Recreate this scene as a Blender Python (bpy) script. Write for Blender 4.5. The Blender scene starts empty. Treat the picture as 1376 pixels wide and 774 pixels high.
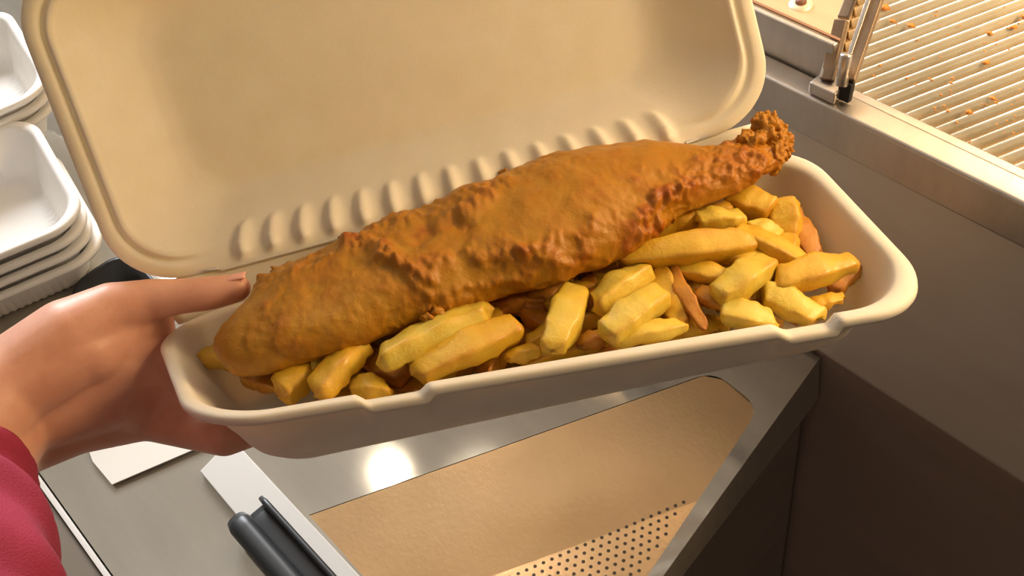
import bpy, bmesh, math, random
import numpy as np
from mathutils import Vector, Matrix, noise
S = bpy.context.scene
COL = S.collection
random.seed(7)

# ------------------------------------------------------------------ camera
F = 1400.0
_p, _r = math.radians(50), math.radians(12.8)
_d = np.array([math.sin(_r)*math.cos(_p), math.cos(_r)*math.cos(_p), math.sin(_p)])
_R = np.array([-1065.78-688, 140+.506*(-1065.78-1040)-387, F]); _R -= _d*(_R@_d); _R /= np.linalg.norm(_R)
MX = np.array([-_R, np.cross(-_d, -_R), -_d])          # camera (x right, y down, z forward) -> world
CAM = np.array([0, 0, 1.45])
def ray(px, py): return MX @ np.array([(px-688)/F, (py-387)/F, 1.0])
def on_z(px, py, z): v = ray(px, py); return CAM + v*(z-CAM[2])/v[2]
def on_y(px, py, y): v = ray(px, py); return CAM + v*(y/v[1])
def on_x(px, py, x): v = ray(px, py); return CAM + v*(x/v[0])
def at(px, py, depth): return CAM + ray(px, py)*depth
def to_px(w):
    c = (np.asarray(w)-CAM) @ MX
    return np.stack([688+F*c[..., 0]/c[..., 2], 387+F*c[..., 1]/c[..., 2], c[..., 2]], -1)

cd = bpy.data.cameras.new('camera'); cam = bpy.data.objects.new('camera', cd); COL.objects.link(cam)
cd.sensor_width = 36; cd.lens = 36*F/1376; cd.clip_start = .02
m = Matrix([[MX[i][0], -MX[i][1], -MX[i][2], CAM[i]] for i in range(3)]+[[0, 0, 0, 1]])
cam.matrix_world = m
S.camera = cam

# ------------------------------------------------------------------ world, lights, exposure
S.view_settings.view_transform = 'Standard'; S.view_settings.look = 'None'
S.view_settings.gamma = 1; S.view_settings.use_curve_mapping = False
S.view_settings.exposure = 0.0
w = bpy.data.worlds.new('world'); S.world = w; w.use_nodes = True
w.node_tree.nodes['Background'].inputs[0].default_value = (.86, .70, .54, 1)
w.node_tree.nodes['Background'].inputs[1].default_value = 0.19
def area(name, loc, target, sx, sy, power, color):
    l = bpy.data.lights.new(name, 'AREA'); l.shape = 'RECTANGLE'; l.size = sx; l.size_y = sy
    l.energy = power; l.color = color
    o = bpy.data.objects.new(name, l); COL.objects.link(o); o.location = loc
    o.rotation_euler = (Vector(target)-Vector(loc)).to_track_quat('-Z', 'Y').to_euler()
    return o
area('range_heat_light', (.06, .50, 1.38), (-.22, .24, 1.12), .20, .10, 2.15, (1, .68, .36))
area('fill_light_left', (-1.95, -.15, 2.62), (-1.95, -.15, 1), 1.3, 1.2, 1.8, (1, .95, .88))  # no real fixture: added to brighten the reflection in the left worktop
area('fill_light_stack', (-1.9, .75, 1.9), (-.75, .05, .95), .8, .7, 50, (.93, .96, 1))  # added fill replacing lost overhead ambient, aimed at the stacked boxes
area('range_top_light', (-.05, .80, 1.55), (-.15, .42, 1.1), .5, .1, 2.6, (1, .74, .42))
area('fill_light_warm', (-.80, 1.45, 2.6), (-.6, .9, 1.0), 1.2, 1.2, 14.0, (1, .68, .38))  # added warm panel, placed to glow in the well and bounce onto the box
area('ceiling_light_front', (.13, -1.05, 2.6), (-.2, .25, 1.1), .10, .10, .7, (1, .88, .74))

# ------------------------------------------------------------------ materials
def mat(name, base, rough=.5, metal=0.0, build=None, **kw):
    m = bpy.data.materials.new(name); m.use_nodes = True
    nt = m.node_tree; b = nt.nodes['Principled BSDF']
    b.inputs['Base Color'].default_value = (*base, 1); b.inputs['Roughness'].default_value = rough
    b.inputs['Metallic'].default_value = metal
    for k, v in kw.items(): b.inputs[k.replace('_', ' ')].default_value = v
    if build: build(nt, b)
    return m
def nz(nt, scale, detail=4, rough=.5, coord='Object', stretch=None):
    tc = nt.nodes.new('ShaderNodeTexCoord'); out = tc.outputs[coord]
    if stretch:
        mp = nt.nodes.new('ShaderNodeMapping'); mp.inputs['Scale'].default_value = stretch
        if len(stretch) == 3: pass
        nt.links.new(out, mp.inputs[0]); out = mp.outputs[0]
    n = nt.nodes.new('ShaderNodeTexNoise'); n.inputs['Scale'].default_value = scale
    n.inputs['Detail'].default_value = detail; n.inputs['Roughness'].default_value = rough
    nt.links.new(out, n.inputs['Vector']); return n
def ramp(nt, src, stops):
    r = nt.nodes.new('ShaderNodeValToRGB'); e = r.color_ramp.elements
    while len(e) < len(stops): e.new(.5)
    for i, (p, c) in enumerate(stops):
        e[i].position = p; e[i].color = (*c, 1) if len(c) == 3 else c
    nt.links.new(src, r.inputs[0]); return r
def bump(nt, b, src, strength, dist):
    n = nt.nodes.new('ShaderNodeBump'); n.inputs['Strength'].default_value = strength
    n.inputs['Distance'].default_value = dist
    nt.links.new(src, n.inputs['Height']); nt.links.new(n.outputs[0], b.inputs['Normal']); return n

def steel(name, c1, c2, r1, r2, scratch=(1, 1, 1), nscale=30, bstr=.25, metal=1.0):
    def f(nt, b):
        n = nz(nt, nscale, 6, .6, stretch=scratch)
        r = ramp(nt, n.outputs[0], [(.3, c1), (.7, c2)]); nt.links.new(r.outputs[0], b.inputs['Base Color'])
        n2 = nz(nt, 9, 5, .6)
        rr = ramp(nt, n2.outputs[0], [(.3, (r1,)*3), (.7, (r2,)*3)]); nt.links.new(rr.outputs[0], b.inputs['Roughness'])
        n3 = nz(nt, 260, 3, .6, stretch=scratch)
        bump(nt, b, n3.outputs[0], bstr, .0004)
    return mat(name, c1, .3, metal, f)
M = {}
def bag(nt, b):
    n = nz(nt, 900, 4, .7); n2 = nz(nt, 60, 3)
    r = ramp(nt, n2.outputs[0], [(.3, (.78, .71, .59)), (.7, (.82, .75, .64))]); nt.links.new(r.outputs[0], b.inputs['Base Color'])
    bump(nt, b, n.outputs[0], .25, .0003)
M['bagasse'] = mat('bagasse', (.84, .78, .68), .62, 0, bag, Subsurface_Weight=.45, Subsurface_Scale=.004, Subsurface_Radius=(1, .75, .45))
def bag2(nt, b):
    n = nz(nt, 900, 4, .7); bump(nt, b, n.outputs[0], .25, .0003)
M['bagasse_white'] = mat('bagasse_white', (.93, .90, .85), .6, 0, bag2)
M['steel_top'] = steel('steel_top', (.46, .43, .37), (.52, .49, .42), .06, .10, (1, 6, 1), 12, .02, .6)
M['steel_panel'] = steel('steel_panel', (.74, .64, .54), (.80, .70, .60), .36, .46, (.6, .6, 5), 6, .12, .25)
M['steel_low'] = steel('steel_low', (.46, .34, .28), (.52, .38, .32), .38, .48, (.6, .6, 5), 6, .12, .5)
M['steel_dark'] = steel('steel_dark', (.28, .23, .19), (.32, .27, .23), .4, .5, (1, 1, 5), 8, .12, .4)
M['steel_rail'] = steel('steel_rail', (.55, .50, .46), (.66, .61, .56), .3, .42, (4, 1, 1), 20, .15, .85)
M['steel_well'] = steel('steel_well', (.56, .37, .19), (.70, .46, .23), .15, .26, (1, 1, 1), 8, .3, .5)  # orange of the reflected lamp glow is put into the steel's colour
M['steel_rack'] = steel('steel_rack', (.84, .74, .54), (.93, .86, .68), .3, .45, (1, 1, 1), 60, .25, .3)
M['steel_bar'] = steel('steel_bar', (.24, .16, .10), (.32, .23, .15), .4, .5, (1, 1, 6), 30, .2, .6)
M['hole'] = mat('hole', (.05, .035, .02), .8)
M['black'] = mat('black_plastic', (.028, .032, .036), .38)
M['black_matte'] = mat('black_matte', (.012, .012, .012), .8)
M['white_plastic'] = mat('white_plastic', (.70, .70, .68), .35)
M['paper'] = mat('paper', (.86, .83, .76), .7)
M['strip'] = mat('strip', (.80, .78, .74), .5)
M['worktop_brown'] = mat('worktop_brown', (.20, .165, .125), .5)
def tile(nt, b):
    n = nz(nt, 4, 4); r = ramp(nt, n.outputs[0], [(.3, (.09, .06, .05)), (.7, (.14, .10, .08))]); nt.links.new(r.outputs[0], b.inputs['Base Color'])
M['floor'] = mat('floor_tile', (.12, .08, .07), .5, 0, tile)
def wl(nt, b):
    n = nz(nt, 3, 4); r = ramp(nt, n.outputs[0], [(.3, (.55, .50, .44)), (.7, (.60, .55, .48))]); nt.links.new(r.outputs[0], b.inputs['Base Color'])
M['wall'] = mat('wall_paint', (.6, .55, .5), .6, 0, wl)
def skin(nt, b):
    n = nz(nt, 45, 5, .6); r = ramp(nt, n.outputs[0], [(.3, (.62, .30, .20)), (.7, (.74, .40, .28))]); nt.links.new(r.outputs[0], b.inputs['Base Color'])
    n2 = nz(nt, 500, 3); bump(nt, b, n2.outputs[0], .15, .0004)
M['skin'] = mat('skin', (.7, .38, .27), .45, 0, skin, Subsurface_Weight=.25, Subsurface_Scale=.006)
M['nail'] = mat('nail', (.80, .42, .34), .25)
def cloth(nt, b):
    n = nz(nt, 1200, 2); bump(nt, b, n.outputs[0], .5, .0006)
    n2 = nz(nt, 30, 4); r = ramp(nt, n2.outputs[0], [(.3, (.24, .012, .045)), (.7, (.31, .02, .062))]); nt.links.new(r.outputs[0], b.inputs['Base Color'])
M['sleeve'] = mat('sleeve_cloth', (.3, .015, .04), .85, 0, cloth)
def batter(nt, b):
    at_ = nt.nodes.new('ShaderNodeAttribute'); at_.attribute_name = 'crisp'
    n = nz(nt, 70, 6, .65); mx = nt.nodes.new('ShaderNodeMath'); mx.operation = 'MULTIPLY_ADD'
    nt.links.new(n.outputs[0], mx.inputs[0]); mx.inputs[1].default_value = .5
    nt.links.new(at_.outputs['Fac'], mx.inputs[2])
    r = ramp(nt, mx.outputs[0], [(.25, (.52, .28, .03)), (.46, (.46, .205, .010)), (.72, (.44, .165, .008)), (1.0, (.34, .08, .004))])
    nt.links.new(r.outputs[0], b.inputs['Base Color'])
    n2 = nz(nt, 420, 5, .7); bump(nt, b, n2.outputs[0], .45, .0012)
M['batter'] = mat('batter', (.6, .3, .06), .42, 0, batter, Subsurface_Weight=.12, Subsurface_Scale=.004, Coat_Weight=.16, Coat_Roughness=.3, Specular_IOR_Level=.3, Subsurface_Radius=(1, .5, .15))
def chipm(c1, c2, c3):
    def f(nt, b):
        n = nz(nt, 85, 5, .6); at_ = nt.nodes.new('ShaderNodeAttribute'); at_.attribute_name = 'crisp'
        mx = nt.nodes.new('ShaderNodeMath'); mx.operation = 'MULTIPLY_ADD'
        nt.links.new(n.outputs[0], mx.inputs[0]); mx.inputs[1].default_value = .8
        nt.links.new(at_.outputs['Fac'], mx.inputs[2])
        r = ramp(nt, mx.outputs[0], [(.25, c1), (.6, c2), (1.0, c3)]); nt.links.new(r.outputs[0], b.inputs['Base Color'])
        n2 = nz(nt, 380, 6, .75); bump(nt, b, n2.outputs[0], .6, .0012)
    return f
M['chip_pale'] = mat('chip_pale', (.8, .6, .2), .4, 0, chipm((.84, .68, .13), (.80, .56, .05), (.64, .33, .02)), Subsurface_Weight=.2, Subsurface_Scale=.005, Coat_Weight=.45, Coat_Roughness=.28)
M['chip_gold'] = mat('chip_gold', (.8, .5, .1), .4, 0, chipm((.82, .57, .045), (.76, .44, .018), (.58, .25, .01)), Subsurface_Weight=.2, Subsurface_Scale=.005, Coat_Weight=.45, Coat_Roughness=.28)
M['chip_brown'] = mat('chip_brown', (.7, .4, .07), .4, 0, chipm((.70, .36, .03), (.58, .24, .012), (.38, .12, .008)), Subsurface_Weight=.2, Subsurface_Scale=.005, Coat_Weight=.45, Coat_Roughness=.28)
def emis(name, c, s):
    m = mat(name, c, .5); b = m.node_tree.nodes['Principled BSDF']
    b.inputs['Emission Color'].default_value = (*c, 1); b.inputs['Emission Strength'].default_value = s; return m
M['lamp'] = emis('lamp_glow', (1, .88, .72), 500)

# ------------------------------------------------------------------ helpers
def tag(o, label=None, cat=None, group=None, kind=None):
    if label: o['label'] = label
    if cat: o['category'] = cat
    if group: o['group'] = group
    if kind: o['kind'] = kind
    return o
def empty(name, loc, label, cat, group=None):
    o = bpy.data.objects.new(name, None); COL.objects.link(o); o.location = loc; o.empty_display_size = .02
    return tag(o, label, cat, group)
def mesh_obj(name, V, Fc, material, parent=None, smooth=True, crisp=None, ofs=None):
    V = np.asarray(V, float)
    me = bpy.data.meshes.new(name)
    org = np.array(parent.location if parent and ofs is None else (ofs if ofs is not None else (0, 0, 0)))
    if parent and parent.parent: org = org + np.array(parent.parent.location)
    if parent is None and ofs is None: org = V.mean(0) if len(V) else org
    me.from_pydata((V-org).tolist(), [], [list(map(int, f)) for f in Fc]); me.update()
    bm = bmesh.new(); bm.from_mesh(me); bmesh.ops.recalc_face_normals(bm, faces=bm.faces); bm.to_mesh(me); bm.free()
    if smooth: me.polygons.foreach_set('use_smooth', [True]*len(me.polygons))
    if crisp is not None:
        a = me.attributes.new('crisp', 'FLOAT', 'POINT'); a.data.foreach_set('value', np.asarray(crisp, np.float32))
    me.materials.append(material if not isinstance(material, str) else M[material])
    o = bpy.data.objects.new(name, me); COL.objects.link(o)
    if parent: o.parent = parent
    else: o.location = org
    return o
def box_vf(x0, x1, y0, y1, z0, z1):
    V = [(x, y, z) for x in (x0, x1) for y in (y0, y1) for z in (z0, z1)]
    Fc = [(0, 1, 3, 2), (4, 6, 7, 5), (0, 4, 5, 1), (2, 3, 7, 6), (0, 2, 6, 4), (1, 5, 7, 3)]
    return V, Fc
def prism(poly_top, poly_bot):
    n = len(poly_top); V = list(poly_top)+list(poly_bot)
    Fc = [tuple(range(n)), tuple(range(2*n-1, n-1, -1))]+[(i, n+i, n+(i+1) % n, (i+1) % n) for i in range(n)]
    return V, Fc
def bevel(o, wd, seg=2, ang=30):
    b = o.modifiers.new('bevel', 'BEVEL'); b.width = wd; b.segments = seg; b.limit_method = 'ANGLE'; b.angle_limit = math.radians(ang)
    o.data.polygons.foreach_set('use_smooth', [True]*len(o.data.polygons))
    wn = o.modifiers.new('wn', 'WEIGHTED_NORMAL'); return o
def box(name, x0, x1, y0, y1, z0, z1, material, parent=None, bv=.001):
    V, Fc = box_vf(x0, x1, y0, y1, z0, z1); o = mesh_obj(name, V, Fc, material, parent, False)
    return bevel(o, bv) if bv else o
def rod(name, p, q, wx, wy, material, parent=None, bv=.0006, up=(1, 0, 0)):
    p, q = np.array(p, float), np.array(q, float); a = (q-p)/np.linalg.norm(q-p)
    u = np.array(up, float); u -= a*(u@a); u /= np.linalg.norm(u); v = np.cross(a, u)
    V = [c+u*i*wx/2+v*j*wy/2 for c in (p, q) for i, j in ((-1, -1), (1, -1), (1, 1), (-1, 1))]
    Fc = [(0, 1, 2, 3), (7, 6, 5, 4)]+[(i, 4+i, 4+(i+1) % 4, (i+1) % 4) for i in range(4)]
    o = mesh_obj(name, V, Fc, material, parent, False); return bevel(o, bv) if bv else o
def merge(*vfs):
    V, Fc = [], []
    for v, f in vfs:
        k = len(V); V += list(map(tuple, v)); Fc += [tuple(i+k for i in q) for q in f]
    return V, Fc

# ------------------------------------------------------------------ structure
def struct(o): o['kind'] = 'structure'; return o
struct(box('floor', -3, 2.5, -2, 2.5, -.05, 0, 'floor', bv=0))
struct(box('wall_back', -3, 2.5, 2.5, 2.6, 0, 2.7, 'wall', bv=0))
struct(box('wall_left', -3.1, -3, -2, 2.6, 0, 2.7, 'wall', bv=0))
struct(box('ceiling', -3, 2.5, -2, 2.6, 2.7, 2.8, 'wall', bv=0))
for i, (x, y) in enumerate([(-1.44, .44), (-1.24, .582)]):
    t = empty('ceiling_spotlight', (x, y, 2.7), ['round recessed ceiling spotlight further from the range', 'round recessed ceiling spotlight nearer the range'][i], 'light', 'ceiling spotlights')
    n = 24; ang = [2*math.pi*k/n for k in range(n)]
    def ring(r, z): return [(x+r*math.cos(a), y+r*math.sin(a), z) for a in ang]
    V = ring(.05, 2.7)+ring(.05, 2.69)+ring(.014, 2.69)+ring(.014, 2.7)
    mesh_obj('bezel', V, [(k*n+i, k*n+(i+1) % n, (k+1) * n+(i+1) % n, (k+1)*n+i) for k in range(3) for i in range(n)], 'strip', t)
    mesh_obj('lens', *prism(ring(.014, 2.698), ring(.014, 2.692)), 'lamp', t, False)

# --- worktop with the sunken, sloped chip well
def line_edge(y): return -.1975 + (.34-y)*.145
wt = empty('worktop', (-.6, .14, .9), 'brushed stainless steel worktop with a sunken chip well under the takeaway box', 'counter')
A = on_z(415, 692, .9); B = on_z(959, 499, .9); Cc = on_z(1021, 548, .9); D = on_z(870, 774, .9)
D2 = D+(D-Cc)*.5
A2 = A+np.array([.162, -.0016, 0])
def corner(p, q, r_, rad, n=6):
    a = (p-q)/np.linalg.norm(p-q); b = (r_-q)/np.linalg.norm(r_-q)
    P0, P1 = q+a*rad, q+b*rad
    return [P0*(1-t)**2+2*t*(1-t)*q+P1*t*t for t in np.linspace(0, 1, n)]
# opening outline, counter-clockwise seen from above? order A -> B -> C -> D2 -> A2
op = [A] + corner(A, B, Cc, .012) + corner(B, Cc, D, .012) + [D, D2, A2]
def slab_with_hole(outer, hole, z0, z1):
    bm = bmesh.new()
    vo = [bm.verts.new((p[0], p[1], z1)) for p in outer]; vh = [bm.verts.new((p[0], p[1], z1)) for p in hole]
    es = []
    for L_ in (vo, vh):
        for i in range(len(L_)): es.append(bm.edges.new((L_[i], L_[(i+1) % len(L_)])))
    bmesh.ops.triangle_fill(bm, use_beauty=True, edges=es)
    # remove faces inside hole
    bm.verts.ensure_lookup_table()
    top = list(bm.faces)
    r = bmesh.ops.extrude_face_region(bm, geom=top)
    for v in [g for g in r['geom'] if isinstance(g, bmesh.types.BMVert)]: v.co.z = z0
    bm.verts.index_update()
    V = [tuple(v.co) for v in bm.verts]; Fc = [tuple(v.index for v in f.verts) for f in bm.faces]; bm.free(); return V, Fc
xe = lambda y: line_edge(y)
outer = [(-1.5, -.056), (xe(-.056), -.056), (xe(.34), .34), (-1.5, .34)]
o = mesh_obj('top_sheet', *slab_with_hole([np.array([*p, 0]) for p in outer], op, .896, .9), 'steel_top', wt, False)
# lip along the open side
xl = lambda y: -.1945+(.34-y)*.085
lv = [(xe(-.056), -.056, .899), (xe(.34), .34, .899), (xl(.34), .34, .856), (xl(-.056), -.056, .856)]
lip = mesh_obj('lip', *prism(lv, [(x-.003, y, z) for x, y, z in lv]), 'steel_top', wt, False)
# well: slope from A-B down to the perforated floor
zf = .8950
P1 = on_z(700, 760, zf); P2 = on_z(862, 690, zf)
dirp = (P2-P1)/np.linalg.norm(P2-P1)
def inset_op(k, z):
    c = np.mean(op, axis=0); return [np.array([*(p[:2]*(1-k)+c[:2]*k), z]) for p in op]
nA = (B-A)/np.linalg.norm(B-A); nrm = np.array([nA[1], -nA[0], 0])       # points away from A-B edge, into the well
dist = float((P1-A)[:2]@nrm[:2])
slope = lambda p: -(.9-zf)*min(1, max(0, ((np.array(p)-A)[:2]@nrm[:2])/dist))
TILT = math.tan(math.radians(3))
def zplate(t): return .8998-(.8998-zf)*t/dist if t < dist else min(.8994, zf+(t-dist)*TILT)
def well_floor():
    # grid rows parallel to AB, clipped to the opening polygon by scan
    V, Fc = [], []
    poly = [(p[:2]@nA[:2], (p-A)[:2]@nrm[:2]) for p in op]
    rows = list(np.linspace(.0004, dist, 10))+list(np.linspace(dist, max(q[1] for q in poly)-.001, 12))[1:]
    cols = 24; al = A[:2]@nA[:2]
    for t in rows:
        xs = []
        for i in range(len(poly)):
            (u0, w0), (u1, w1) = poly[i], poly[(i+1) % len(poly)]
            if (w0-t)*(w1-t) < 0: xs.append(u0+(u1-u0)*(t-w0)/(w1-w0))
        lo, hi = min(xs)-.001, max(xs)+.001
        for c in range(cols+1):
            u = lo+(hi-lo)*c/cols
            p = A[:2]+nA[:2]*(u-al)+nrm[:2]*t
            V.append((p[0], p[1], zplate(t)))
    n = cols+1
    for i in range(len(rows)-1):
        for c in range(cols): Fc.append((i*n+c, i*n+c+1, (i+1)*n+c+1, (i+1)*n+c))
    return V, Fc
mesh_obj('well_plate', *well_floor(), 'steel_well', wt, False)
sk = [p.copy() for p in op]
n = len(sk)
V = [(p[0], p[1], .8995) for p in sk]+[(p[0], p[1], zf-.004) for p in sk]
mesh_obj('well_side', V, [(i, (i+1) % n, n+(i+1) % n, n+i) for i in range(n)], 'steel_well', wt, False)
# perforations: small dark discs sunk in the flat floor, one part
V, Fc = [], []
perp = np.array([dirp[1], -dirp[0], 0])
for i in range(36):
    for j in range(22):
        c = P1+dirp*(-.05+i*.0052+(j % 2)*.0026)+perp*(.004+j*.0046); c[2] = zplate(float((c-A)[:2]@nrm[:2]))+.0001
        q = to_px(c)
        if not (q[0] > 560 and q[1] < 800): continue
        edge = Cc+(D-Cc)*((q[1]-548)/(774-548)); 
        if q[0] > 1021+(870-1021)*((q[1]-548)/226)-12: continue
        k = len(V); V += [(c[0]+.0011*math.cos(a), c[1]+.0011*math.sin(a), c[2]) for a in np.linspace(0, 2*math.pi, 9)[:-1]]
        Fc.append(tuple(range(k, k+8)))
pf = mesh_obj('perforation', V, Fc, 'hole', wt, False); pf['kind'] = 'stuff'
# cupboard below the worktop and floor seam strip
cb = empty('cupboard', (-.6, .14, 0), 'dark steel cupboard body under the worktop', 'cupboard')
box('side_panel', -.215, -.203, -.05, .338, .05, .886, 'steel_dark', cb)
box('carcass', -1.5, -.216, -.05, .338, .05, .886, 'steel_dark', cb)
box('plinth', -1.48, -.24, -.03, .33, 0, .05, 'black_matte', cb)
st = box('edge_strip', -1.5, -.17, -.0605, -.0572, .89, .9012, 'strip', bv=.0004)
tag(st, 'thin white strip along the front edge of the steel worktop', 'trim')
fw = box('front_worktop', -1.5, -.17, -.36, -.061, .86, .8985, 'worktop_brown', bv=.001)
tag(fw, 'plain grey-brown worktop on the near side of the white strip', 'counter')
fc = box('front_cupboard', -1.5, -.2, -.35, -.0615, 0, .8595, 'steel_dark', bv=.002)
tag(fc, 'dark cupboard body under the grey-brown worktop', 'cupboard')

# ------------------------------------------------------------------ frying range
rg = empty('frying_range', (-.1, .8, 0), 'stainless steel frying range with a bright rail and a ribbed draining top', 'range')
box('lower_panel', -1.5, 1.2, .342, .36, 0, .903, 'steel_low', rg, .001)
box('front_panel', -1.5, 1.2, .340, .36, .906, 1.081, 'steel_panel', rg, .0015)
box('body', -1.5, 1.2, .361, 1.3, .0, 1.078, 'steel_dark', rg, .002)
box('front_rail', -1.5, 1.2, .330, .3445, 1.0815, 1.1065, 'steel_rail', rg, .002)
box('rail_ledge', -.2065, 1.2, .345, .3515, 1.0815, 1.1035, 'steel_rail', rg, .001)
box('raised_plate', -1.5, -.2165, .345, .349, 1.0815, 1.1285, 'steel_rail', rg, .001)
ftp = [(-1.5, .3495), (-.2175, .3495), (-.2175-.42, 1.18), (-1.5, 1.18)]
mesh_obj('flat_top', *prism([(x, y, 1.1035) for x, y in ftp], [(x, y, 1.0965) for x, y in ftp]), steel('steel_flat', (.62, .46, .28), (.72, .56, .36), .35, .5, (1, 5, 1), 20, .1, .4), rg, False)
box('sheet_edge', -1.5, -.2165, .3485, .3500, 1.1285, 1.1294, mat('rust', (.36, .18, .09), .6), rg, 0)
zr = 1.096
M['steel_groove'] = steel('steel_groove', (.42, .30, .17), (.50, .37, .22), .35, .5, (1, 1, 1), 60, .25, .5)
box('draining_tray', -1.2, 1.2, .352, 1.2, 1.0815, zr, 'steel_groove', rg, .001)
# ribs
rd = np.array([.036, .089, 0]); rd /= np.linalg.norm(rd); rp = np.array([rd[1], -rd[0], 0])
def rib_mesh(p, q, wd, ht):
    V, Fc = [], []
    prof = [(-.5, 0), (-.42, .55), (-.2, .92), (0, 1), (.2, .92), (.42, .55), (.5, 0)]
    for c in (p, q):
        for u, h in prof: V.append(c+rp*u*wd+np.array([0, 0, h*ht]))
    n = len(prof)
    Fc = [(i, i+1, n+i+1, n+i) for i in range(n-1)]+[tuple(range(n)), tuple(range(2*n-1, n-1, -1))]
    return V, Fc
org = np.array([-.2105, .356, zr])
k = 0
for i in range(-80, 54):
    c = org+rp*i*.0073
    # start: where the line c + t rd crosses y = .353 or x = -.213
    t = (.354-c[1])/rd[1]
    # or where it meets the edge of the flat top, running from (-.2165, .3495) along (-.42, .83)
    ex, ey = -.42, .83; det = rd[0]*ey-rd[1]*ex
    t2 = ((-.2165-c[0])*ey-(.3495-c[1])*ex)/det
    t = max(t, t2)
    p = c+rd*t; q = c+rd*(1.1/rd[1]*.45)
    if q[1]-p[1] < .01 or p[0] > .3: continue
    wv = random.uniform(.0044, .0052)
    mesh_obj('rib', *rib_mesh(p, q, wv, .0042), 'steel_rack', rg)
# bolt in the flat top
bo = on_z(1076, 6, 1.1035)
ang = np.linspace(0, 2*math.pi, 21)[:-1]
V = [(bo[0]+r*math.cos(a), bo[1]+r*math.sin(a), z) for r, z in ((.0065, 1.1034), (.0055, 1.1047), (.003, 1.1049)) for a in ang]
mesh_obj('washer', V, [(k*20+i, k*20+(i+1) % 20, (k+1)*20+(i+1) % 20, (k+1)*20+i) for k in range(2) for i in range(20)], 'steel_rack', rg)
V = [(bo[0]+r*math.cos(a), bo[1]+r*math.sin(a), z) for r, z in ((.003, 1.1046), (.0028, 1.1062), (.0015, 1.107)) for a in ang]
mesh_obj('bolt', V, [(k*20+i, k*20+(i+1) % 20, (k+1)*20+(i+1) % 20, (k+1)*20+i) for k in range(2) for i in range(20)]+[tuple(range(40, 60))], mat('bolt_rust', (.22, .09, .05), .5), rg)
# screen posts
p0 = on_y(1111, 124, .3455); p1 = p0 + (on_y(1133, 26, .362)-p0)
ps = empty('screen_bracket', (p0[0], p0[1], 1.1065), 'steel bracket with two slanting bars clamping the guard screen at the rail', 'bracket')
base = on_y(1112, 131, .338)
box('foot', base[0]-.0075, base[0]+.0072, .3325, .344, 1.1067, 1.1135, 'steel_rail', ps, .001)
rod('short_bar', on_y(1111, 108, .338), on_y(1131, 27, .358), .0062, .004, 'steel_bar', ps)
rod('short_bar_edge', on_y(1105, 106, .338), on_y(1125, 30, .358), .0016, .005, 'steel_rail', ps, .0003)
rod('rear_bar', on_y(1133, 25, .363), on_y(1158, -40, .385), .0055, .003, 'steel_bar', ps)
rod('rear_bar_edge', on_y(1128, 27, .363), on_y(1153, -40, .385), .0014, .004, 'steel_rail', ps, .0003)
rod('long_bar', on_y(1139, 108, .339), on_y(1190, -40, .385), .0072, .004, 'steel_bar', ps)
rod('long_bar_edge', on_y(1131, 112, .3375), on_y(1183, -40, .384), .0022, .006, 'steel_rail', ps, .0003)
rod('rubber_foot', on_y(1134, 134, .3375), on_y(1139, 110, .339), .0066, .0035, 'black_matte', ps)
pp, pq = on_y(1131, 115, .336), on_y(1137, 76, .341)
V, Fc = [], []
a_ = (pq-pp)/np.linalg.norm(pq-pp); u_ = np.cross(a_, [0, 1, 0]); u_ /= np.linalg.norm(u_); v_ = np.cross(a_, u_)
for c in (pp, pq, pq+a_*.0012):
    r_ = .0028 if c is not None else 0
    V += [c+(u_*math.cos(t)+v_*math.sin(t))*(r_ if c is not pq+0 else r_) for t in ang]
mesh_obj('pin', V, [(k*20+i, k*20+(i+1) % 20, (k+1)*20+(i+1) % 20, (k+1)*20+i) for k in range(2) for i in range(20)]+[tuple(range(40, 60)), tuple(range(0, 20))], 'steel_rail', ps)
# batter scraps on the draining top
V, Fc = [], []
for i in range(90):
    if i < 9: c = on_z(*[(1199, 28), (1224, 34), (1330, 45), (1362, 36), (1325, 84), (1378, 22), (1334, 132), (1188, 10), (1302, 150)][i], zr+.0045); s = random.uniform(.0022, .0035)
    else: c = on_z(random.uniform(1170, 1376), random.uniform(5, 215), zr+.0043); s = random.uniform(.0005, .0011)
    if c[1] < .354: continue
    k = len(V)
    for a, b, cc in ((1, 0, 0), (-1, 0, 0), (0, 1, 0), (0, -1, 0), (0, 0, .5), (0, 0, -.4)):
        V.append(c+np.array([a, b, cc])*s*random.uniform(.6, 1.2))
    Fc += [(k+a, k+b, k+c2) for a, b, c2 in ((0, 2, 4), (2, 1, 4), (1, 3, 4), (3, 0, 4), (2, 0, 5), (1, 2, 5), (3, 1, 5), (0, 3, 5))]
cr = mesh_obj('batter_crumbs', V, Fc, mat('crumb', (.72, .27, .03), .5), None)
tag(cr, 'orange batter crumbs scattered over the ribbed draining top', 'crumbs', None, 'stuff')

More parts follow.
